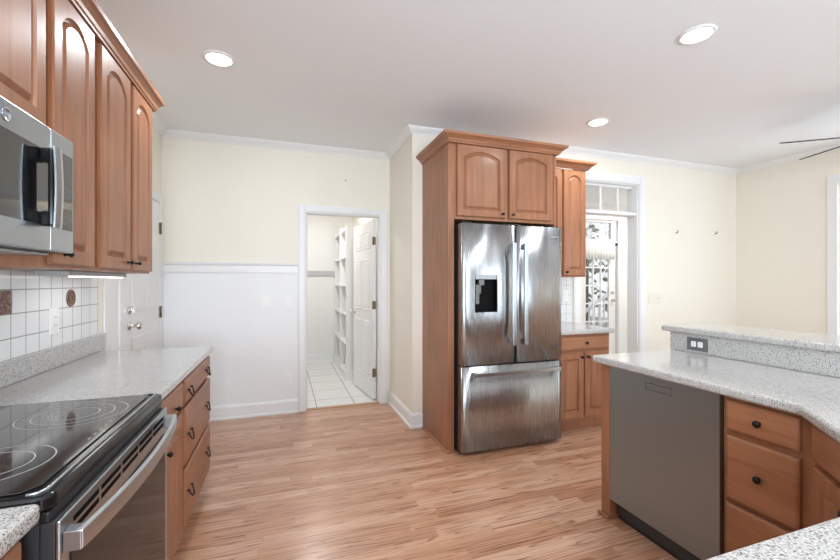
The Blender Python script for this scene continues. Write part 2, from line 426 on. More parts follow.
# baseboards
BP = [(0, 0), (0.028, 0), (0.028, 0.018), (0.016, 0.024), (0.016, 0.115), (0.008, 0.135), (0, 0.135)]
for nm, path, lb in (('baseboard_back', [(XL + 0.02, YB - 0.008), (0.136, YB - 0.008)], 'white baseboard under the wainscot'),
                     ('baseboard_partition', [(XS, YB - 0.03), (XS, YF), (XS + 0.095, YF)], 'white baseboard wrapping the return wall beside the fridge cabinet'),
                     ('baseboard_far', [(3.90, YF), (XR, YF), (XR, YR)], 'white baseboard along the far and right walls'),
                     ('baseboard_pantry', [(-0.40, YB + 0.13), (-0.40, 6.80), (0.78, 6.80)], 'white baseboard inside the pantry')):
    bm = B(); sweep(bm, path, BP); struct(nm, bm, white_trim, lb, 'baseboard')
# ceiling crown
CP = [(0, 2.75), (0, 2.69), (0.008, 2.69), (0.014, 2.702), (0.036, 2.722), (0.05, 2.737), (0.056, 2.75)]
bm = B(); sweep(bm, [(XL, YR), (XL, YB), (XS, YB), (XS, YF), (XR, YF), (XR, YR)], CP)
struct('trim_6', bm, white_trim, 'white crown moulding where walls meet the ceiling', 'crown moulding')
# left exterior door area
bm = B()
for y0, y1 in ((3.24, 3.345), (4.165, 4.262)):
    box(bm, XL, XL + 0.018, y0, y1, 0, 2.13)
box(bm, XL, XL + 0.018, 3.345, 4.165, 2.05, 2.13); box(bm, XL, XL + 0.008, 3.02, 3.24, 0, 1.43)
struct('trim_7', bm, white_trim, 'white casing around the door beyond the left counter', 'trim', 0.002)
d2 = thing('door_2', 'white panelled door with deadbolt beyond the left counter', 'door', (XL, 3.347, 0)); d2['kind'] = 'structure'
bm = B(); box(bm, 0.001, 0.014, 0.0, 0.816, 0.005, 2.045)
for y0, y1 in ((0.12, 0.37), (0.45, 0.70)):
    for z0, z1 in ((0.22, 0.92), (1.12, 1.72)): box(bm, 0.014, 0.019, y0, y1, z0, z1)
obj('door_panel', bm, white_trim, d2, 0.004)
bm = B(); lathe(bm, (0.014, 0.07, 1.015), (1, 0, 0), [(0.032, 0), (0.032, 0.006), (0.014, 0.012), (0.012, 0.04), (0.028, 0.052), (0.030, 0.066), (0.02, 0.078), (0, 0.081)])
obj('doorknob', bm, chrome, d2)
bm = B(); lathe(bm, (0.014, 0.07, 1.13), (1, 0, 0), [(0.032, 0), (0.03, 0.01), (0.02, 0.016), (0, 0.018)]); box(bm, 0.03, 0.05, 0.064, 0.076, 1.112, 1.148)
obj('deadbolt', bm, chrome, d2)
for z in (0.30, 1.065, 1.82):
    bm = B(); box(bm, 0.014, 0.02, 0.79, 0.832, z - 0.05, z + 0.05); cyl(bm, (0.026, 0.815, z - 0.052), (0.026, 0.815, z + 0.052), 0.007)
    obj('hinge', bm, brass, d2)

# pantry door (six panels, opened inward) ---------------------------------------
d1 = thing('door_1', 'white six-panel door standing open into the pantry', 'door', (0.985, YB + 0.135, 0)); d1['kind'] = 'structure'
d1.rotation_euler = (0, 0, R(97.0))
DW, DT = 0.765, 0.035
bm = B(); box(bm, 0, DW, 0, DT, 0.012, 2.045)
obj('door_slab', bm, white_trim, d1)
bm = B()
for x0, x1 in ((0.105, 0.345), (0.42, 0.66)):
    for z0, z1 in ((0.23, 0.88), (1.00, 1.60), (1.72, 1.93)):
        for s, ya in ((1, DT), (-1, 0.0)):
            a = [(x0, z0), (x1, z0), (x1, z1), (x0, z1)]
            L0 = [bm.verts.new((x, ya + s * 0.0005, z)) for x, z in a]
            def ins(e, yy): return [bm.verts.new((x0 + e, yy, z0 + e)), bm.verts.new((x1 - e, yy, z0 + e)), bm.verts.new((x1 - e, yy, z1 - e)), bm.verts.new((x0 + e, yy, z1 - e))]
            loops = [L0, ins(0.010, ya + s * 0.008), ins(0.020, ya + s * 0.001), ins(0.045, ya + s * 0.006)]
            for p, q in zip(loops, loops[1:]):
                for i in range(4): bm.faces.new((p[i], p[(i + 1) % 4], q[(i + 1) % 4], q[i]))
            bm.faces.new(loops[-1])
obj('raised_panels', bm, white_trim, d1)
bm = B()
for s, ya in ((1, DT), (-1, 0)): lathe(bm, (DW - 0.06, ya, 0.96), (0, s, 0), [(0.03, 0), (0.028, 0.006), (0.011, 0.01), (0.011, 0.035), (0.026, 0.045), (0.027, 0.058), (0, 0.068)])
obj('doorknob', bm, chrome, d1)
for z in (0.31, 1.075, 1.80):
    bm = B(); box(bm, -0.003, 0.0, 0.002, 0.034, z - 0.045, z + 0.045); cyl(bm, (-0.006, DT + 0.006, z - 0.047), (-0.006, DT + 0.006, z + 0.047), 0.006)
    box(bm, -0.03, -0.006, DT - 0.002, DT + 0.0, z - 0.045, z + 0.045)
    obj('hinge', bm, brass, d1)
# pantry shelving and cleat
sh = thing('pantry_shelving', 'white built-in shelving behind the open pantry door', 'shelving', (0.80, 5.45, 0))
for y in (0.0, 0.64, 1.28):
    pbox('upright', sh, white_trim, 0, 0.295, y, y + 0.03, 0, 2.14)
for z in (0.09, 0.48, 0.89, 1.29, 1.69, 2.08):
    for y in (0.031, 0.671): pbox('shelf', sh, white_trim, 0.004, 0.295, y, y + 0.608, z - 0.02, z)
bm = B(); box(bm, -0.015, -0.0005, 0.0, 1.31, 0, 0.115); box(bm, -0.015, 0.295, -0.0155, -0.0005, 0, 0.115)
obj('plinth', bm, white_trim, sh)
tag(pbox('wall_cleat', None, board_m, -0.398, 0.80, 6.775, 6.798, 1.44, 1.52), 'grey board fixed across the pantry end wall', 'board')

# ------------------------------------------------------------------ cabinet kit (local: x right, front faces -y, z up)
def opening_loop(x0, x1, z0, z1, fw, d, rise, n=15):
    xa, xb, zb = x0 + fw + d, x1 - fw - d, z0 + fw + d
    out = [(xa, zb), (xb, zb)]
    if rise <= 0:
        zt = z1 - fw - d
        for i in range(n): out.append((xb + (xa - xb) * i / (n - 1), zt))
    else:
        a = (x1 - x0) / 2 - fw; Rr = (a * a + rise * rise) / (2 * rise); cx = (x0 + x1) / 2
        cz = z1 - fw * 0.92 - Rr; r = Rr - d; hw = (xb - xa) / 2
        t = math.asin(min(1, hw / r))
        for i in range(n):
            q = t - 2 * t * i / (n - 1); out.append((cx + r * math.sin(q), cz + r * math.cos(q)))
    return out
def rect_loop(x0, x1, z0, z1, e, n=15):
    out = [(x0 + e, z0 + e), (x1 - e, z0 + e)]
    for i in range(n): out.append((x1 - e + (x0 - x1 + 2 * e) * i / (n - 1), z1 - e))
    return out
def loft(bm, loops):
    rows = [[bm.verts.new((x, y, z)) for x, z in pts] for pts, y in loops]
    n = len(rows[0])
    for p, q in zip(rows, rows[1:]):
        for i in range(n): bm.faces.new((p[i], p[(i + 1) % n], q[(i + 1) % n], q[i]))
    bm.faces.new(rows[0]); bm.faces.new(rows[-1])
def raised_door(parent, x0, x1, z0, z1, rise=0.0, fw=0.055, th=0.020, y=-0.001, m=None, name='door'):
    bm = B(); f = y - th
    loft(bm, [(rect_loop(x0, x1, z0, z1, 0), y), (rect_loop(x0, x1, z0, z1, 0), f + 0.005), (rect_loop(x0, x1, z0, z1, 0.005), f),
              (opening_loop(x0, x1, z0, z1, fw, 0, rise), f), (opening_loop(x0, x1, z0, z1, fw, 0.004, rise), f + 0.008),
              (opening_loop(x0, x1, z0, z1, fw, 0.010, rise), f + 0.014), (opening_loop(x0, x1, z0, z1, fw, 0.014, rise), f + 0.014),
              (opening_loop(x0, x1, z0, z1, fw, 0.028, rise), f + 0.002), (opening_loop(x0, x1, z0, z1, fw, 0.030, rise), f + 0.0005)])
    return obj(name, bm, m or maple, parent)
def slab(parent, x0, x1, z0, z1, th=0.024, y=-0.001, m=None, name='drawer'):
    bm = B(); f = y - th
    loft(bm, [(rect_loop(x0, x1, z0, z1, 0), y), (rect_loop(x0, x1, z0, z1, 0), f + 0.007), (rect_loop(x0, x1, z0, z1, 0.004), f + 0.003),
              (rect_loop(x0, x1, z0, z1, 0.010), f)])
    return obj(name, bm, m or maple_h, parent)
def knob(parent, x, z, y=-0.0215, r=0.015):
    bm = B(); lathe(bm, (x, y, z), (0, -1, 0), [(r * 0.75, 0), (r * 0.6, 0.003), (r * 0.4, 0.008), (r * 0.5, 0.012), (r, 0.017), (r * 1.02, 0.021), (r * 0.7, 0.027), (0, 0.029)], 16)
    return obj('knob', bm, iron, parent)
def bail(parent, x, z, y=-0.0215):
    bm = B()
    for s in (-1, 1):
        lathe(bm, (x + s * 0.034, y, z), (0, -1, 0), [(0.010, 0), (0.008, 0.003), (0.005, 0.005), (0.005, 0.011), (0.006, 0.013), (0, 0.017)], 12)
    tube(bm, [(x + 0.034 * math.cos(PI + PI * i / 16), y - 0.010 - 0.013 * math.sin(PI * i / 16), z - 0.038 * math.sin(PI * i / 16)) for i in range(17)],
         lambda t: 0.0035 + 0.0022 * math.exp(-((t - 0.5) / 0.12) ** 2) + 0.0006 * math.sin(t * 60), 8)
    return obj('bail_pull', bm, iron, parent)
def carcass(parent, wd, dp, z0, z1, toe=True, end_m=None):
    bm = B()
    if toe:
        prism_pts = [(0, z0 + 0.105), (0, z1), (dp, z1), (dp, z0), (0.075, z0), (0.075, z0 + 0.105)]
        a = [bm.verts.new((0, y, z)) for y, z in prism_pts]; b = [bm.verts.new((wd, y, z)) for y, z in prism_pts]
        n = len(a)
        for i in range(n): bm.faces.new((a[i], a[(i + 1) % n], b[(i + 1) % n], b[i]))
        bm.faces.new(a[::-1]); bm.faces.new(b)
    else: box(bm, 0, wd, 0, dp, z0, z1)
    return obj('cabinet_body', bm, maple, parent)

# ------------------------------------------------------------------ left run
XC = -0.478          # face plane of left base cabinets
def at_left(y0): return (XC, y0, 0)
k = thing('base_cabinet', 'narrow maple base cabinet beside the range, one drawer over one door', 'cabinet', at_left(1.737), 90)
carcass(k, 0.437, 0.60, 0, 0.874)
d = slab(k, 0.025, 0.420, 0.738, 0.857); knob(d, 0.265, 0.775, r=0.012)
d = raised_door(k, 0.025, 0.420, 0.125, 0.715); knob(d, 0.122, 0.632, r=0.012)
k = thing('base_cabinet', 'maple three-drawer base cabinet at the end of the left counter', 'cabinet', at_left(2.175), 90)
carcass(k, 0.725, 0.60, 0, 0.874)
for z0, z1 in ((0.738, 0.857), (0.440, 0.715), (0.125, 0.418)):
    d = slab(k, 0.022, 0.700, z0, z1)
    for x in (0.10, 0.57): bail(d, x, {0.738: 0.80, 0.440: 0.582, 0.125: 0.298}[z0])
k = thing('base_cabinet', 'maple base cabinet in the near left corner below the speckled counter', 'cabinet', at_left(0.16), 90)
carcass(k, 0.795, 0.60, 0, 0.874)
for x0, x1 in ((0.025, 0.385), (0.41, 0.77)):
    slab(k, x0, x1, 0.738, 0.857); raised_door(k, x0, x1, 0.125, 0.715)

wt = tag(pbox('worktop', None, gran, XL + 0.001, -0.443, 1.735, 2.925, 0.8745, 0.914, bevel=0.011, seg=3), 'long light granite worktop on the left, past the range', 'worktop')
wt2 = tag(pbox('worktop', None, gran, XL + 0.001, -0.440, 0.15, 0.958, 0.8745, 0.914, bevel=0.011, seg=3), 'speckled granite worktop corner in front of the range', 'worktop')
bsp = thing('backsplash_curb', 'low grey granite upstand along the left tiled wall', 'backsplash', (XL, 0.2, 0.9145))
bm = B(); box(bm, 0.001, 0.022, 0, 2.80, 0.0, 0.1015)
obj('upstand', bm, gran, bsp, 0.003)
tb = thing('tile_backsplash', 'white square-tiled backsplash on the left wall', 'backsplash', (XL, 0, 0))
pbox('tile_field', tb, tile_left, 0.0005, 0.006, 0.2, 2.93, 1.0165, 1.384)
bm = B(); box(bm, 0.006, 0.010, 2.012, 2.111, 1.203, 1.30)
rr_ = random.Random(3)
for i in range(34):
    y, z = 2.062 + rr_.uniform(-0.04, 0.04), 1.251 + rr_.uniform(-0.04, 0.04)
    lathe(bm, (0.009, y, z), (1, 0, 0), [(0.009, 0), (0.007, 0.004), (0, 0.006)], 8)
obj('relief_tile', bm, relief_m, tb, label='dark bronze relief tile at the left')
bm = B(); lathe(bm, (0.006, 2.597, 1.25), (1, 0, 0), [(0.046, 0), (0.044, 0.006), (0.038, 0.006), (0.036, 0.003), (0, 0.003)], 28)
for i in range(7):
    an = 2 * PI * i / 7; lathe(bm, (0.008, 2.597 + 0.02 * math.cos(an), 1.25 + 0.02 * math.sin(an)), (1, 0, 0), [(0.010, 0), (0.006, 0.006), (0, 0.008)], 8)
obj('medallion', bm, relief_m, tb, label='small round bronze medallion')

def plate(name, label, cat, loc, rz, wd, ht, kind, m=white_pl, group=None):
    t = thing(name, label, cat, loc, rz, group)
    pbox('faceplate', t, m, -wd / 2, wd / 2, -0.006, -0.0005, -ht / 2, ht / 2, bevel=0.002)
    bm = B()
    if kind == 'switch': 
        box(bm, -0.017, 0.017, -0.009, -0.0061, -0.033, 0.033)
        obj('rocker', bm, white_pl, t, 0.002)
    elif kind == 'toggle':
        for x in (-0.05, 0, 0.05): pbox('toggle', t, white_pl, x - 0.005, x + 0.005, -0.016, -0.0061, -0.004, 0.012)
        bm.free()
    else:
        hz = kind == 'outlet_h'
        for s in (-1, 1):
            c = s * 0.020
            bx = (c - 0.0145, c + 0.0145, -0.0085, -0.0061, -0.016, 0.016) if hz else (-0.016, 0.016, -0.0085, -0.0061, c - 0.0145, c + 0.0145)
            bm = B(); box(bm, *bx); so = obj('socket', bm, white_pl, t, 0.003)
            b2 = B()
            for q in (-0.006, 0.006):
                if hz: box(b2, c - 0.005, c + 0.004, -0.0089, -0.0086, q - 0.001, q + 0.001)
                else: box(b2, q - 0.001, q + 0.001, -0.0089, -0.0086, c - 0.004, c + 0.005)
            obj('slots', b2, cut_m, so)
    return t
plate('light_switch', 'white switch plate on the wainscot, the one further from the pantry doorway', 'switch', (-0.17, YB - 0.008, 1.14), 0, 0.078, 0.117, 'switch')
plate('light_switch', 'white switch plate on the wainscot next to the pantry doorway casing', 'switch', (0.04, YB - 0.008, 1.138), 0, 0.078, 0.117, 'switch')
plate('wall_outlet', 'white outlet low on the wainscot below the switches', 'outlet', (0.041, YB - 0.008, 0.354), 0, 0.072, 0.115, 'outlet')
plate('wall_outlet', 'white outlet on the left tiled backsplash', 'outlet', (XL + 0.006, 2.432, 1.142), 90, 0.08, 0.128, 'outlet')
plate('light_switch', 'wide cream switch plate on the far wall right of the cased opening', 'switch', (4.047, YF, 1.144), 0, 0.19, 0.115, 'toggle', mat('cream_plate', (0.82, 0.78, 0.68), 0.4))
for x, z, s in ((4.384, 1.914, 'left'), (5.037, 1.928, 'right')):
    bm = B(); cyl(bm, (x, YF, z), (x, YF - 0.02, z + 0.006), 0.005, n=8); cyl(bm, (x, YF - 0.02, z + 0.006), (x, YF - 0.022, z + 0.03), 0.004, n=8)
    tag(obj('picture_hook', bm, iron), s + ' of two small dark picture hooks on the far cream wall', 'hook')

bm = B(); cyl(bm, (0.622, YB, 2.416), (0.622, YB - 0.018, 2.422), 0.003, n=8); lathe(bm, (0.622, YB - 0.018, 2.422), (0, -1, 0), [(0.005, 0), (0.004, 0.003), (0, 0.004)], 10)
tag(obj('nail', bm, iron), 'tiny dark nail in the cream wall above the pantry doorway', 'nail')

# wall cabinets on the left
XU = -0.776
def wall_cab(label, y0, wd, z0, z1, doors, knobs, rise=0.06):
    t = thing('upper_cabinet', label, 'cabinet', (XU, y0, 0), 90)
    carcass(t, wd, 0.3035, z0, z1, toe=False)
    for (a, b), kx in zip(doors, knobs):
        dd = raised_door(t, a, b, z0 + 0.012, z1 - 0.003, min(rise, 0.2 * (b - a)))
        if kx is not None: knob(dd, kx, z0 + 0.05, r=0.010)
    return t
wall_cab('maple wall cabinet with square panels over the microwave', 0.925, 0.768, 1.83, 2.384, ((0.02, 0.372), (0.392, 0.744)), (0.345, 0.42), 0)
wall_cab('narrow single-door maple wall cabinet just past the microwave', 1.694, 0.369, 1.385, 2.384, ((0.020, 0.337),), (0.09,), 0.07)
wall_cab('double-door maple wall cabinet at the far end of the left run', 2.064, 0.756, 1.385, 2.384, ((0.032, 0.382), (0.423, 0.738)), (0.335, 0.447), 0.07)
CR = [(0, 2.374), (0.027, 2.374), (0.029, 2.386), (0.034, 2.388), (0.038, 2.404), (0.052, 2.424), (0.064, 2.430), (0.066, 2.450), (0, 2.450)]
bm = B(); sweep(bm, [(XU, 0.70), (XU, 2.822), (XL + 0.001, 2.822)], [(o, z + 0.0105) for o, z in CR])
tag(obj('cabinet_crown', bm, maple_y), 'maple crown moulding topping the left wall cabinets', 'moulding')
ul = thing('undercabinet_light', 'slim lit strip light under the left wall cabinets', 'light', (-0.93, 2.09, 1.3845))
bm = B(); box(bm, -0.06, 0.06, 0.0, 0.66, -0.022, -0.0005); obj('housing', bm, mat('fixture_grey', (0.45, 0.45, 0.44), 0.4), ul, 0.003)
bm = B(); box(bm, 0.0, 0.055, 0.14, 0.62, -0.027, -0.0225); obj('lens', bm, strip_m, ul)
l_ = bpy.data.lights.new('undercabinet_glow', 'AREA'); l_.shape = 'RECTANGLE'; l_.size = 0.08; l_.size_y = 0.45; l_.energy = 0.15
lo = bpy.data.objects.new('undercabinet_glow', l_); C.objects.link(lo); lo.parent = ul; lo.location = (0, 0.41, -0.03)

# ------------------------------------------------------------------ microwave
mw = thing('microwave', 'stainless over-the-range microwave below the left wall cabinets', 'microwave', (-0.69, 0.957, 1.4325), 90)
MWW, MWH = 0.735, 0.385
bm = B(); box(bm, 0, MWW, 0.03, 0.3835, 0, MWH); obj('case', bm, darkgrey, mw)
bm = B(); box(bm, 0.02, MWW - 0.02, 0.06, 0.34, -0.008, -0.0005); obj('underside_grille', bm, ss_y, mw, 0.002)
ds = 0.592
dr = pbox('door', mw, ss_y, 0.001, ds - 0.001, 0.0, 0.0295, 0.001, MWH - 0.001, bevel=0.004)
pbox('door_glass', dr, glass_black, 0.03, ds - 0.002, -0.002, -0.0002, 0.075, 0.305)
cp = pbox('control_panel', mw, ss_y, ds + 0.001, MWW - 0.001, 0.0, 0.0295, 0.001, MWH - 0.001, bevel=0.004)
pbox('display_glass', cp, glass_black, ds + 0.004, MWW - 0.014, -0.002, -0.0002, 0.075, 0.325)
for r_ in range(6):
    for c_ in range(3): pbox('keypad_mark', cp, mark_m, ds + 0.035 + c_ * 0.03, ds + 0.05 + c_ * 0.03, -0.0026, -0.0021, 0.09 + r_ * 0.026, 0.094 + r_ * 0.026)
bm = B()
hx = 0.535
for za, zb in ((0.070, 0.115), (0.262, 0.305)):
    box(bm, hx - 0.012, hx + 0.022, -0.030, -0.0025, za, zb)
box(bm, hx - 0.014, hx + 0.026, -0.036, -0.022, 0.070, 0.305)
hnd = obj('handle', bm, black_gloss, mw, 0.006)
bm = B(); n = 16
pts = [(0.066 + 0.243 * i / n) for i in range(n + 1)]
prevr = None
for z in pts:
    s = math.sin(PI * (z - 0.066) / 0.243); yb = -0.0365 - 0.004 * s
    r_ = [bm.verts.new(p) for p in ((hx - 0.014, yb, z), (hx + 0.026, yb, z), (hx + 0.026, yb - 0.005, z), (hx + 0.006, yb - 0.009, z), (hx - 0.014, yb - 0.005, z))]
    if prevr:
        for i in range(5):
            f = bm.faces.new((prevr[i], prevr[(i + 1) % 5], r_[(i + 1) % 5], r_[i]))
    else: bm.faces.new(r_[::-1])
    prevr = r_
bm.faces.new(prevr)
obj('grip', bm, handle_m, hnd, label='satin steel grip bar')
bm = B(); n = 28
lathe(bm, (0.379, -0.0002, 0.343), (0, -1, 0), [(0.018, 0), (0.018, 0.002), (0.0155, 0.002), (0.0155, 0.0006), (0, 0.0006)], n)
lg = obj('badge', bm, handle_m, mw)
text_mesh('badge_letters', 'GE', 0.017, handle_m, lg, (0.379, -0.0012, 0.343), (R(90), 0, 0))

# ------------------------------------------------------------------ range
rg = thing('range', 'stainless slide-in electric range with black glass cooktop', 'stove', (-0.43, 0.966, 0), 90)
RWd = 0.762
bm = B(); box(bm, 0.003, RWd - 0.003, 0.02, 0.62, 0.06, 0.885); obj('body', bm, darkgrey, rg)
for x in (0.05, RWd - 0.05):
    for y in (0.08, 0.56): bm = B(); cyl(bm, (x, y, 0), (x, y, 0.0595), 0.018); obj('foot', bm, black, rg)
bm = B(); prism(bm, [(0.0, 0.016), (0.016, 0.0), (RWd - 0.016, 0.0), (RWd, 0.016), (RWd, 0.635), (0, 0.635)], 0.8855, 0.918)
ct = obj('cooktop_frame', bm, black_gloss, rg, 0.008, 3)
bm = B(); prism(bm, [(0.025, 0.06), (0.05, 0.038), (RWd - 0.05, 0.038), (RWd - 0.025, 0.06), (RWd - 0.025, 0.61), (0.025, 0.61)], 0.9184, 0.922)
gp = obj('cooktop_glass', bm, glass_black, rg, 0.0015)
bm = B(); tr = [(0.012, 0.045), (0.016, 0.028), (0.03, 0.020), (RWd - 0.03, 0.020), (RWd - 0.016, 0.028), (RWd - 0.012, 0.045)]
tube(bm, [(x, y, 0.9195) for x, y in tr], 0.0035, 8); obj('steel_edging', bm, handle_m, ct)
def flat_ring(bm, cx, cy, r, z, wdt=0.0016, n=48):
    a = [bm.verts.new((cx + (r - wdt) * math.cos(2 * PI * i / n), cy + (r - wdt) * math.sin(2 * PI * i / n), z)) for i in range(n)]
    b = [bm.verts.new((cx + (r + wdt) * math.cos(2 * PI * i / n), cy + (r + wdt) * math.sin(2 * PI * i / n), z)) for i in range(n)]
    for i in range(n): bm.faces.new((a[i], a[(i + 1) % n], b[(i + 1) % n], b[i]))
for cx, cy, rs in ((0.19, 0.20, (0.115, 0.078)), (0.56, 0.19, (0.135, 0.10, 0.062)), (0.19, 0.47, (0.078,)), (0.56, 0.47, (0.078,)), (0.375, 0.50, (0.06,))):
    bm = B()
    for r_ in rs: flat_ring(bm, cx, cy, r_, 0.9224)
    obj('burner_marking', bm, ring_m, gp)
for i in range(5): pbox('touch_mark', gp, ring_m, 0.30 + i * 0.035, 0.315 + i * 0.035, 0.055, 0.058, 0.9222, 0.9224)
pbox('front_nose', rg, black, 0.001, RWd - 0.001, 0.004, 0.0195, 0.8645, 0.885, bevel=0.003)
dr = pbox('oven_door', rg, darkgrey, 0.004, RWd - 0.004, -0.004, 0.0195, 0.225, 0.863, bevel=0.002)
pbox('door_skin', dr, ss_y, 0.003, RWd - 0.003, -0.013, -0.0042, 0.224, 0.864, bevel=0.003, label='stainless door front')
pbox('oven_window', dr, oven_glass, 0.042, RWd - 0.042, -0.016, -0.0132, 0.265, 0.778, bevel=0.001)
bm = B()
for i in range(5):
    x0 = 0.055 + i * 0.133
    for z in (0.812, 0.833): box(bm, x0, x0 + 0.12, -0.0137, -0.0133, z, z + 0.012)
obj('vent_slots', bm, cut_m, dr)
bm = B(); n = 24
prevr = None
for i in range(n + 1):
    x = 0.012 + (RWd - 0.024) * i / n; s = math.sin(PI * i / n); yo = -0.046 - 0.030 * s ** 0.8
    r_ = [bm.verts.new(p) for p in ((x, yo + 0.012, 0.795), (x, yo, 0.797), (x, yo - 0.001, 0.816), (x, yo, 0.836), (x, yo + 0.012, 0.838))]
    if prevr:
        for j in range(5): bm.faces.new((prevr[j], prevr[(j + 1) % 5], r_[(j + 1) % 5], r_[j]))
    else: bm.faces.new(r_[::-1])
    prevr = r_
bm.faces.new(prevr)
for a in (0.010, RWd - 0.040): box(bm, a, a + 0.030, -0.044, -0.0133, 0.796, 0.837)
obj('handle', bm, handle_m, dr, 0.002)
pbox('storage_drawer', rg, ss_y, 0.004, RWd - 0.004, -0.012, 0.0195, 0.07, 0.218, bevel=0.004)

# ------------------------------------------------------------------ fridge and its cabinet
FX0, FX1, FY = 1.207, 2.212, 2.85
fc = thing('fridge_cabinet', 'tall maple surround and double-door cabinet enclosing the fridge', 'cabinet', (FX0, FY, 0))
FWD = FX1 - FX0
bm = B(); box(bm, 0, 0.022, 0.0, YF - FY - 0.002, 0.0, 2.43); obj('side_panel', bm, maple, fc, 0.002)
bm = B(); box(bm, FWD - 0.022, FWD, 0.0, YF - FY - 0.002, 0.0, 2.43); obj('side_panel', bm, maple, fc, 0.002)
bm = B(); box(bm, 0.0225, FWD - 0.0225, 0.004, YF - FY - 0.002, 1.83, 2.43); obj('cabinet_body', bm, maple, fc)
bm = B(); box(bm, 0.0225, 0.05, 0.0, 0.02, 0.0, 1.8295); obj('face_stile', bm, maple, fc)
for a, b, kx in ((0.070, 0.498, 0.468), (0.535, 0.950, 0.565)):
    dd = raised_door(fc, a, b, 1.853, 2.415, 0.05, 0.052); knob(dd, kx, 1.885, r=0.010)
CRF = [(0, 2.418), (0.008, 2.418), (0.012, 2.428), (0.018, 2.430), (0.026, 2.446), (0.048, 2.462), (0.060, 2.468), (0.063, 2.487), (0, 2.487)]
bm = B(); sweep(bm, [(-0.0005, YF - FY - 0.002), (-0.0005, -0.0225), (FWD + 0.0005, -0.0225), (FWD + 0.0005, YF - FY - 0.002)], CRF); obj('crown', bm, maple_h, fc)
bm = B(); sweep(bm, [(-0.0005, YF - FY - 0.03), (-0.0005, -0.0005), (0.05, -0.0005)], [(0, 0), (0.014, 0), (0.012, 0.012), (0.004, 0.018), (0, 0.018)]); obj('shoe_moulding', bm, maple_h, fc)
fr = thing('refrigerator', 'stainless french-door refrigerator with door dispenser', 'refrigerator', (1.274, 2.75, 0))
RF = 0.922
bm = B(); box(bm, 0.004, RF - 0.016, 0.075, 0.68, 0.045, 1.775); obj('case', bm, darkgrey, fr)
bm = B(); box(bm, 0.02, RF - 0.02, 0.075, 0.60, 0.0, 0.0445); obj('base_grille', bm, black, fr)
SPL = 0.480
def fdoor(name, x0, x1, z0, z1, cut=None):
    bm = B(); n = 9
    # gently crowned front
    def fy(x): 
        t = (x - x0) / (x1 - x0) * 2 - 1
        return -0.006 * (1 - t * t) + (0.010 * max(0, abs(t) - 0.93) / 0.07)
    if not cut:
        xsq = sorted(set([x0 + (x1 - x0) * i / 24 for i in range(25)])); zs = [z0, z1]
    else:
        xsq = sorted(set([round(x0 + (x1 - x0) * i / 24, 5) for i in range(25)] + [cut[0], cut[1]])); zs = [z0, cut[2], cut[3], z1]
    V = {(i, j): bm.verts.new((x, fy(x), z)) for i, x in enumerate(xsq) for j, z in enumerate(zs)}
    for i in range(len(xsq) - 1):
        for j in range(len(zs) - 1):
            if cut and j == 1 and xsq[i] >= cut[0] - 1e-6 and xsq[i + 1] <= cut[1] + 1e-6: continue
            f = bm.faces.new((V[i, j], V[i + 1, j], V[i + 1, j + 1], V[i, j + 1])); f.smooth = True
    top = len(zs) - 1; Bk = {(i, j): bm.verts.new((xsq[i], 0.070, zs[j])) for i in (0, len(xsq) - 1) for j in (0, top)}
    e = len(xsq) - 1
    bm.faces.new([V[i, 0] for i in range(e + 1)] + [Bk[e, 0], Bk[0, 0]])
    bm.faces.new([V[i, top] for i in range(e + 1)] + [Bk[e, top], Bk[0, top]])
    bm.faces.new([V[0, j] for j in range(top + 1)] + [Bk[0, top], Bk[0, 0]])
    bm.faces.new([V[e, j] for j in range(top + 1)] + [Bk[e, top], Bk[e, 0]])
    bm.faces.new([Bk[0, 0], Bk[e, 0], Bk[e, top], Bk[0, top]])
    return obj(name, bm, ss, fr)
c0, c1, c2, c3 = 0.112, 0.308, 1.10, 1.39
ld = fdoor('left_door', 0.002, SPL - 0.002, 0.695, 1.785, (c0, c1, c2, c3))
rd = fdoor('right_door', SPL + 0.002, RF - 0.002, 0.695, 1.785)
fd = fdoor('freezer_drawer', 0.002, RF - 0.002, 0.032, 0.682)
bm = B()
for a in ((c0, c0 + 0.006, -0.004, 0.055, c2, c3), (c1 - 0.006, c1, -0.004, 0.055, c2, c3), (c0, c1, 0.049, 0.055, c2, c3), (c0, c1, -0.004, 0.055, c2, c2 + 0.006)): box(bm, *a)
dp = obj('dispenser_well', bm, cut_m, ld)
pbox('dispenser_panel', ld, mat('dispenser_grey', (0.30, 0.30, 0.31), 0.3, 0.6), c0 + 0.006, c1 - 0.006, -0.004, 0.05, c3 - 0.035, c3, bevel=0.002)
bm = B(); box(bm, c0 + 0.012, c0 + 0.062, 0.012, 0.03, c3 - 0.145, c3 - 0.075); box(bm, c0 + 0.018, c0 + 0.048, 0.014, 0.03, c3 - 0.225, c3 - 0.14); box(bm, c0 + 0.04, c0 + 0.085, 0.002, 0.03, c3 - 0.08, c3 - 0.036)
obj('dispenser_paddle', bm, mat('paddle_grey', (0.16, 0.16, 0.155), 0.35, 0.3), ld, 0.004)
for q in range(5): pbox('badge', rd, handle_m, 0.800 + q * 0.018, 0.813 + q * 0.018, -0.0065, 0.004, 1.702, 1.714)
def bar(parent, x, z0, z1):
    bm = B(); box(bm, x - 0.016, x + 0.016, -0.066, -0.046, z0, z1)
    for z in (z0, z1 - 0.05): box(bm, x - 0.013, x + 0.013, -0.0455, 0.0, z, z + 0.045)
    return obj('handle', bm, handle_m, parent, 0.003)
bar(ld, SPL - 0.053, 0.84, 1.64); bar(rd, SPL + 0.053, 0.84, 1.64)
bm = B(); box(bm, 0.082, 0.866, -0.062, -0.042, 0.612, 0.642)
for x in (0.082, 0.831): box(bm, x, x + 0.035, -0.0425, 0.0, 0.615, 0.639)
obj('handle', bm, handle_m, fd, 0.003)
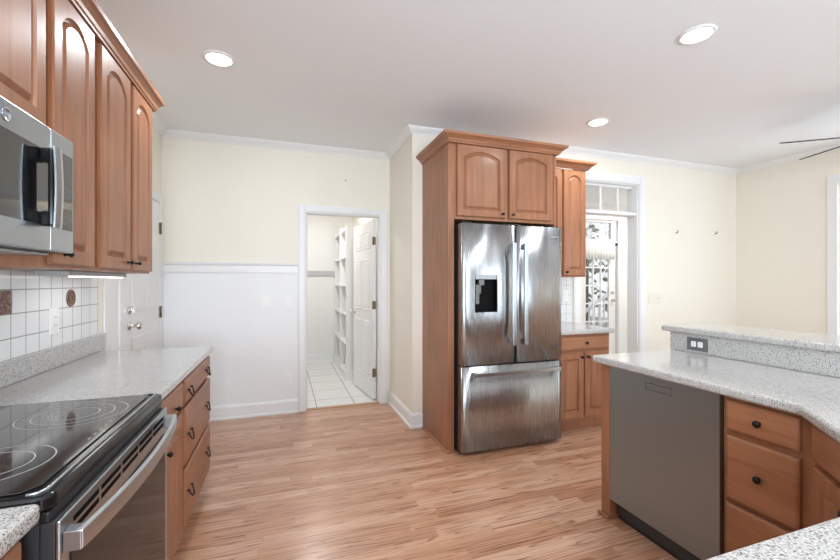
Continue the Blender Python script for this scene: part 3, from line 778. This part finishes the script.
for x0, x1 in ((0.02, 0.10), (SPL - 0.06, SPL + 0.06), (RF - 0.10, RF - 0.02)): pbox('hinge_cover', fr, black, x0, x1, 0.03, 0.12, 1.786, 1.80)

# ------------------------------------------------------------------ cabinets right of the fridge
UX = 2.2135
t = thing('upper_cabinet', 'maple wall cabinet to the right of the fridge cabinet', 'cabinet', (UX, 3.15, 0))
carcass(t, 0.577, 0.3085, 1.385, 2.416, toe=False)
for a, b, kx in ((0.03, 0.285, 0.258), (0.305, 0.562, 0.335)):
    dd = raised_door(t, a, b, 1.397, 2.412, 0.05); knob(dd, kx, 1.43, r=0.012)
bm = B(); sweep(bm, [(0.066, -0.0225), (0.5775, -0.0225), (0.5775, 0.307)], CRF); obj('crown', bm, maple_h, t)
t = thing('base_cabinet', 'maple base cabinet to the right of the fridge, one drawer over two doors', 'cabinet', (UX, 2.88, 0))
carcass(t, 0.602, 0.578, 0, 0.874)
dd = slab(t, 0.03, 0.585, 0.735, 0.852); knob(dd, 0.325, 0.795, r=0.013)
for a, b, kx in ((0.03, 0.303, 0.275), (0.315, 0.585, 0.342)):
    dd = raised_door(t, a, b, 0.135, 0.712); knob(dd, kx, 0.672, r=0.013)
tag(pbox('worktop', None, gran, UX + 0.001, 2.845, 2.835, YF - 0.001, 0.8745, 0.914, bevel=0.011, seg=3), 'small granite worktop to the right of the fridge', 'worktop')
sbox('trim_8', tile_right, 'white tiles above the small worktop by the opening', 'backsplash', UX + 0.001, 2.865, YF - 0.008, YF - 0.0005, 0.9145, 1.384)
plate('wall_outlet', 'white outlet on the tiles above the small worktop', 'outlet', (2.79, YF - 0.008, 1.19), 0, 0.072, 0.115, 'outlet')

# ------------------------------------------------------------------ entry beyond the opening
d3 = thing('door_3', 'white outside door with divided glass beyond the opening', 'door', (DX0, 5.735, 0)); d3['kind'] = 'structure'
W3 = DX1 - DX0; gx0, gx1, gz0, gz1 = 0.13, 0.655, 0.30, 1.92
bm = B(); box(bm, 0.005, gx0, 0, 0.04, 0.01, 2.03); box(bm, gx1, W3 - 0.005, 0, 0.04, 0.01, 2.03); box(bm, gx0, gx1, 0, 0.04, 0.01, gz0); box(bm, gx0, gx1, 0, 0.04, gz1, 2.03)
obj('door_frame', bm, white_trim, d3)
bm = B()
for i in (1, 2): x = gx0 + (gx1 - gx0) * i / 3; box(bm, x - 0.012, x + 0.012, 0.006, 0.034, gz0, gz1)
for i in range(1, 5): z = gz0 + (gz1 - gz0) * i / 5; box(bm, gx0, gx1, 0.007, 0.033, z - 0.012, z + 0.012)
obj('muntins', bm, white_trim, d3)
pbox('pane', d3, glass, gx0, gx1, 0.018, 0.022, gz0, gz1)
bm = B(); lathe(bm, (0.72, 0, 1.00), (0, -1, 0), [(0.03, 0), (0.012, 0.01), (0.012, 0.04), (0.028, 0.055), (0, 0.07)]); lathe(bm, (0.72, 0, 1.15), (0, -1, 0), [(0.03, 0), (0.028, 0.012), (0, 0.015)])
obj('lockset', bm, chrome, d3)
for z in (0.3, 1.07, 1.85):
    pbox('hinge', d3, brass, -0.012, 0.012, -0.006, 0.0, z - 0.045, z + 0.045)
bm = B(); casing(bm, DX0, DX1, 2.45, 5.6995, 0.09)
struct('trim_9', bm, white_trim, 'white casing of the glazed outside door', 'trim')
win = thing('window_2', 'narrow transom with trees behind over the glazed outside door', 'window'); win['kind'] = 'structure'
bm = B(); box(bm, DX0, DX1, 5.72, 5.78, 2.076, 2.11); box(bm, DX0, DX1, 5.72, 5.78, 2.41, 2.449)
box(bm, DX0, DX0 + 0.09, 5.72, 5.78, 2.11, 2.41); box(bm, DX1 - 0.12, DX1, 5.72, 5.78, 2.11, 2.41)
obj('window_frame', bm, white_trim, win); pbox('pane', win, glass, DX0 + 0.09, DX1 - 0.12, 5.748, 5.752, 2.11, 2.41)
va = thing('valance', 'gathered white valance over the glazed door', 'curtain', (DX0, 5.68, 2.02))
bm = B(); tube(bm, [(0.03, 0, 0), (W3 - 0.07, 0, 0)], 0.008, 8); lathe(bm, (W3 - 0.07, 0, 0), (1, 0, 0), [(0.012, 0), (0.026, 0.02), (0.022, 0.04), (0, 0.05)])
for x in (0.05, W3 - 0.09): box(bm, x - 0.006, x + 0.006, 0, 0.019, -0.01, 0.01)
obj('rod', bm, iron, va)
bm = B(); n = 90; rows = []
for side in (0, 1):
    for z, am in ((0.03, 0.006), (0.0, 0.012), (-0.05, 0.008), (-0.28, 0.022)):
        rows.append([bm.verts.new((0.04 + (W3 - 0.13) * i / n, -0.014 + side * 0.004 + am * 0.35 * math.sin(i * 0.72 + 0.8 * math.sin(i * 0.13)) - 0.008, z + 0.006 * math.sin(i * 0.2))) for i in range(n + 1)])
for a, b in ((0, 1), (1, 2), (2, 3), (4, 5), (5, 6), (6, 7), (0, 4), (3, 7)):
    for i in range(n): f = bm.faces.new((rows[a][i], rows[a][i + 1], rows[b][i + 1], rows[b][i])); f.smooth = True
obj('cloth', bm, fabric, va)
# outdoors
sbox('ground_yard', yard, 'pale yard seen through the glazed door', 'ground', 2.0, 14.0, 5.83, 20.0, -0.5, -0.30)
rl = thing('stair_railing', 'white stair railing outside the glazed door', 'railing', (6.5, 7.4, -0.29))
a0, a1 = Vector((-0.2, 0, 0.80)), Vector((1.1, 0, 1.58))
bm = B(); tube(bm, [a0, a1], 0.045, 8); obj('handrail', bm, white_trim, rl)
bm = B(); tube(bm, [a0 - Vector((0, 0, .6)), a1 - Vector((0, 0, .6))], 0.03, 8); obj('bottom_rail', bm, white_trim, rl)
for i in range(9):
    p = a0.lerp(a1, (i + 0.5) / 9); pbox('baluster', rl, white_trim, p.x - 0.015, p.x + 0.015, -0.015, 0.015, p.z - 0.57, p.z - 0.04)
for p in (a0, a1): pbox('post', rl, white_trim, p.x - 0.05, p.x + 0.05, -0.05, 0.05, 0.0, p.z + 0.1)
rr_ = random.Random(11)
for i in range(9):
    x = 5.2 + i * 1.25; y = 9.6 + 3.4 * (i % 2)
    t = thing('tree', 'thin dark tree with sparse leaves in the yard beyond the glazed door', 'tree', (x, y, -0.29), 0, 'trees outside the glazed door')
    bm = B(); rr = rr_.uniform(0.06, 0.15)
    tube(bm, [(0, 0, 0), (rr_.uniform(-.1, .1), 0, 2), (rr_.uniform(-.3, .3), 0.1, 6)], lambda q, rr=rr: rr * (1 - 0.6 * q), 8)
    obj('trunk', bm, bark, t)
    bm = B()
    for _ in range(34):
        z = rr_.uniform(1.2, 5.5); an = rr_.uniform(0, 2 * PI); ln = rr_.uniform(0.4, 0.9)
        tube(bm, [(0, 0, z), (ln * .5 * math.cos(an), ln * .5 * math.sin(an), z + .25), (ln * math.cos(an + .3), ln * math.sin(an + .3), z + .7)], lambda q: 0.014 * (1 - .8 * q), 5)
    obj('twigs', bm, bark, t)
    bm = B()
    for _ in range(260):
        c = Vector((rr_.uniform(-.8, .8), rr_.uniform(-.8, .8), rr_.uniform(0.6, 5.2))); u_ = Vector((rr_.gauss(0, 1), rr_.gauss(0, 1), rr_.gauss(0, 1))).normalized() * rr_.uniform(.05, .14); v_ = u_.orthogonal().normalized() * u_.length
        bm.faces.new([bm.verts.new(c + u_), bm.verts.new(c + v_), bm.verts.new(c - u_), bm.verts.new(c - v_)])
    obj('leaves', bm, leafm, t)

# ------------------------------------------------------------------ peninsula
XP = 1.752           # face plane of peninsula cabinets
sbox('wall_bar', cream, 'half-height cream wall carrying the raised bar', 'wall', 2.335, 2.46, -0.55, 1.860, 0, 1.025)
pe = thing('end_panel', 'maple end panel on the peninsula beside the dishwasher', 'panel', (XP - 0.022, 1.765, 0))
pbox('panel', pe, maple, 0, 0.60, 0, 0.060, 0.0, 0.874)
bm = B(); box(bm, -0.016, -0.0005, -0.001, 0.076, 0, 0.02)
obj('shoe_moulding', bm, maple, pe, 0.005)
dw = thing('dishwasher', 'grey stainless dishwasher set in the peninsula', 'dishwasher', (XP - 0.022, 1.762, 0), -90)
DWW = 0.592
bm = B(); box(bm, 0.003, DWW - 0.003, 0.045, 0.58, 0.03, 0.868); obj('tub', bm, darkgrey, dw)
ph = (0.228, 0.376, 0.795, 0.830)
bm = B()
xs_ = [0.0, ph[0], ph[1], DWW]; zs_ = [0.118, ph[2], ph[3], 0.864]
for i in range(3):
    for j in range(3):
        if i == 1 and j == 1: continue
        box(bm, xs_[i], xs_[i + 1], 0.0, 0.040, zs_[j], zs_[j + 1])
bmesh.ops.remove_doubles(bm, verts=bm.verts, dist=1e-5)
dd = obj('door', bm, ss_dw, dw)
bm = B()
e = 0.0025
box(bm, ph[0], ph[1], 0.004, 0.038, ph[2], ph[3])
pk = obj('pocket_handle', bm, cut_m, dd)
pbox('pocket_cover', dd, ss_dw, ph[0] + e, ph[1] - e, 0.0003, 0.0038, ph[2] + e, ph[3] - e)
bm = B(); box(bm, 0.003, DWW - 0.003, 0.060, 0.50, 0.0, 0.0295); box(bm, 0.003, DWW - 0.003, 0.050, 0.070, 0.0296, 0.115); obj('toe_panel', bm, black, dw)

k = thing('base_cabinet', 'narrow maple three-drawer base cabinet between dishwasher and corner', 'cabinet', (XP, 1.166, 0), -90)
carcass(k, 0.303, 0.575, 0, 0.874)
for z0, z1 in ((0.728, 0.850), (0.445, 0.705), (0.130, 0.425)):
    d = slab(k, 0.020, 0.268, z0, z1); knob(d, 0.144, (z0 + z1) / 2, r=0.0135)
k = thing('base_cabinet', 'angled maple corner base cabinet under the bend in the counter', 'cabinet', (XP, 0.861, 0), -135)
bm = B(); prism(bm, [(0.0, 0), (0.64, 0), (0.63, 0.50), (0.42, 0.52), (0.02, 0.05)], 0.105, 0.874); prism(bm, [(0.06, 0.075), (0.6, 0.075), (0.6, 0.48), (0.45, 0.5)], 0, 0.1045)
obj('cabinet_body', bm, maple, k)
slab(k, 0.030, 0.60, 0.728, 0.850)
for a, b, kx in ((0.030, 0.318, 0.288), (0.327, 0.60, 0.357)):
    dd = raised_door(k, a, b, 0.130, 0.705); knob(dd, kx, 0.66, r=0.016)
k = thing('base_cabinet', 'maple base cabinet below the speckled counter in the near right corner', 'cabinet', (1.27, 0.395, 0), 180)
carcass(k, 0.89, 0.56, 0, 0.874)
bm = B(); prism(bm, [(1.68, 1.848), (2.310, 1.848), (2.310, -0.30), (0.34, -0.30), (0.34, 0.437), (1.241, 0.437), (1.678, 0.874)], 0.8745, 0.914)
tag(obj('worktop', bm, gran, None, 0.012, 3), 'large speckled granite worktop bending along the peninsula', 'worktop')
tag(pbox('bar_upstand', None, gran, 2.311, 2.3345, -0.30, 1.862, 0.9145, 1.0255), 'grey granite upstand below the raised bar', 'backsplash')
tag(pbox('worktop', None, gran, 2.28, 2.69, -0.55, 1.905, 1.026, 1.062, bevel=0.010, seg=3), 'raised granite bar top along the peninsula', 'bar')
plate('wall_outlet', 'dark outlet plate on the granite upstand of the bar', 'outlet', (2.311, 1.687, 0.967), -90, 0.122, 0.075, 'outlet_h', grey_plate)

# ------------------------------------------------------------------ ceiling fixtures
def can(x, y, label, power=CAN_W):
    t = thing('recessed_light', label, 'ceiling light', (x, y, ZC), 0, 'recessed ceiling lights')
    bm = B(); lathe(bm, (0, 0, -0.0005), (0, 0, -1), [(0.095, 0), (0.093, 0.006), (0.076, 0.010), (0.072, 0.004), (0.072, 0.0005)], 32); obj('trim_ring', bm, white_trim, t)
    bm = B(); cyl(bm, (0, 0, -0.0045), (0, 0, -0.007), 0.071, n=32); obj('lens', bm, lens_m, t)
    l = bpy.data.lights.new('can_glow', 'AREA'); l.shape = 'DISK'; l.size = 0.14; l.energy = power; l.color = (0.87, 0.95, 1.0)
    o = bpy.data.objects.new('can_glow', l); C.objects.link(o); o.parent = t; o.location = (0, 0, -0.012)
    return t
can(-0.39, 2.79, 'lit recessed ceiling light on the left, near the tall left cabinets')
can(2.231, 1.633, 'lit recessed ceiling light at upper right, nearest the camera')
can(2.624, 2.809, 'lit recessed ceiling light in front of the wall cabinet by the fridge')
can(-0.39, 0.7, 'added unseen recessed ceiling light above the near end of the left counter')  # this can and the next two are unseen, added for even light
can(2.231, -0.4, 'added unseen recessed ceiling light above the near end of the bar')
can(0.9, -1.2, 'added unseen recessed ceiling light behind the camera')
for nm, x, y, p in (('pantry_lamp', 0.35, 5.5, PANTRY_W), ('added_entry_lamp', 5.9, 4.7, MUD_W)):  # unseen lamps added to light the pantry and the entry
    t = thing('added_flush_light', 'added unseen flush ceiling light inside the ' + ('pantry' if 'pantry' in nm else 'entry beyond the opening'), 'ceiling light', (x, y, ZC))
    bm = B(); lathe(bm, (0, 0, -0.0005), (0, 0, -1), [(0.15, 0), (0.15, 0.02), (0.14, 0.022)], 32); obj('base', bm, white_trim, t)
    bm = B(); lathe(bm, (0, 0, -0.0225), (0, 0, -1), [(0.135, 0), (0.12, 0.03), (0.07, 0.05), (0, 0.058)], 32); obj('lamp_shade', bm, lens_m, t)
    l = bpy.data.lights.new('added_lamp_glow', 'AREA'); l.shape = 'DISK'; l.size = 0.25; l.energy = p; l.color = (1, 0.98, 0.95)
    o = bpy.data.objects.new('added_lamp_glow', l); C.objects.link(o); o.parent = t; o.location = (0, 0, -0.085)

fan = thing('ceiling_fan', 'dark-bladed ceiling fan at the right edge of the room', 'fan', (4.30, 1.74, ZC))
bm = B(); lathe(bm, (0, 0, -0.001), (0, 0, -1), [(0.07, 0), (0.07, 0.02), (0.03, 0.05), (0.012, 0.055), (0.012, 0.20)], 24); obj('downrod', bm, white_trim, fan)
bm = B(); lathe(bm, (0, 0, -0.2005), (0, 0, -1), [(0.03, 0), (0.09, 0.02), (0.105, 0.06), (0.10, 0.10), (0.06, 0.125), (0, 0.13)], 28); obj('motor', bm, white_trim, fan)
for i in range(5):
    an = R(142.5 + 72 * i - 72)
    M = Matrix.Translation((0, 0, -0.285)) @ Matrix.Rotation(an, 4, 'Z') @ Matrix.Rotation(R(-17), 4, 'X')
    bm = B(); prism(bm, [(0.14, -0.045), (0.22, -0.058), (0.56, -0.068), (0.59, -0.045), (0.595, 0.0), (0.59, 0.045), (0.56, 0.068), (0.22, 0.058), (0.14, 0.045)], -0.004, 0.004)
    bm.transform(M); bl = obj('blade', bm, blade_m, fan)
    bm = B(); box(bm, 0.08, 0.20, -0.018, 0.018, 0.0045, 0.010); bm.transform(M); obj('blade_arm', bm, iron, bl)

# ------------------------------------------------------------------ windows: right one seen, the unseen rest added for daylight
win = thing('window_3', 'white-cased window on the right wall below the ceiling fan', 'window'); win['kind'] = 'structure'
bm = B()
for y0, y1 in ((WY0 - 0.08, WY0), (WY1, WY1 + 0.08)): box(bm, XR - 0.02, XR - 0.0005, y0, y1, WZ0 - 0.08, WZ1 + 0.08)
box(bm, XR - 0.02, XR - 0.0005, WY0, WY1, WZ1, WZ1 + 0.08); box(bm, XR - 0.035, XR - 0.0005, WY0, WY1, WZ0 - 0.08, WZ0)
for y0, y1 in ((WY0, WY0 + 0.05), (WY1 - 0.05, WY1), ((WY0 + WY1) / 2 - 0.03, (WY0 + WY1) / 2 + 0.03)): box(bm, XR + 0.03, XR + 0.09, y0, y1, WZ0, WZ1)
for z0, z1 in ((WZ0, WZ0 + 0.05), (WZ1 - 0.05, WZ1), (1.53, 1.58)): box(bm, XR + 0.031, XR + 0.089, WY0 + 0.05, WY1 - 0.05, z0, z1)
obj('window_frame', bm, white_trim, win); pbox('pane', win, glass, XR + 0.058, XR + 0.062, WY0 + 0.05, WY1 - 0.05, WZ0 + 0.05, WZ1 - 0.05)
for n_, (a, b, RZ0) in enumerate(RW):  # invented rear windows; the narrow ones give streaks in the fridge steel
    win = thing('window_%d' % (4 + n_), 'added white window behind the camera, unseen, ' + ('wide, near the left wall', 'narrow, in the middle of the wall', 'narrow, near the right wall')[n_], 'window'); win['kind'] = 'structure'
    bm = B()
    for x0, x1 in ((a - 0.08, a), (b, b + 0.08)): box(bm, x0, x1, YR + 0.0005, YR + 0.02, RZ0 - 0.08, RZ1 + 0.08)
    box(bm, a, b, YR + 0.0005, YR + 0.02, RZ1, RZ1 + 0.08); box(bm, a, b, YR + 0.0005, YR + 0.03, RZ0 - 0.08, RZ0)
    for x in (a + 0.03, (a + b) / 2, b - 0.03): box(bm, x - 0.03, x + 0.03, YR - 0.09, YR - 0.04, RZ0, RZ1)
    for z in (RZ0 + 0.03, (RZ0 + RZ1) / 2, RZ1 - 0.03): box(bm, a, b, YR - 0.0895, YR - 0.0405, z - 0.03, z + 0.03)
    obj('window_frame', bm, white_trim, win); pbox('pane', win, glass, a, b, YR - 0.067, YR - 0.063, RZ0, RZ1)

win = thing('window_7', 'added unseen white window on the left wall, for daylight', 'window'); win['kind'] = 'structure'  # unseen window put in to let light reach the left ceiling
bm = B()
for y0, y1 in ((LW[0] - 0.08, LW[0]), (LW[1], LW[1] + 0.08)): box(bm, XL + 0.0005, XL + 0.02, y0, y1, LW[2] - 0.08, LW[3] + 0.08)
for z0, z1 in ((LW[2] - 0.08, LW[2]), (LW[3], LW[3] + 0.08)): box(bm, XL + 0.0005, XL + 0.02, LW[0], LW[1], z0, z1)
for y in (LW[0] + 0.03, (LW[0] + LW[1]) / 2, LW[1] - 0.03): box(bm, XL - 0.09, XL - 0.04, y - 0.03, y + 0.03, LW[2], LW[3])
for z in (LW[2] + 0.03, LW[3] - 0.03): box(bm, XL - 0.0895, XL - 0.0405, LW[0], LW[1], z - 0.03, z + 0.03)
obj('window_frame', bm, white_trim, win); pbox('pane', win, glass, XL - 0.067, XL - 0.063, LW[0], LW[1], LW[2], LW[3])
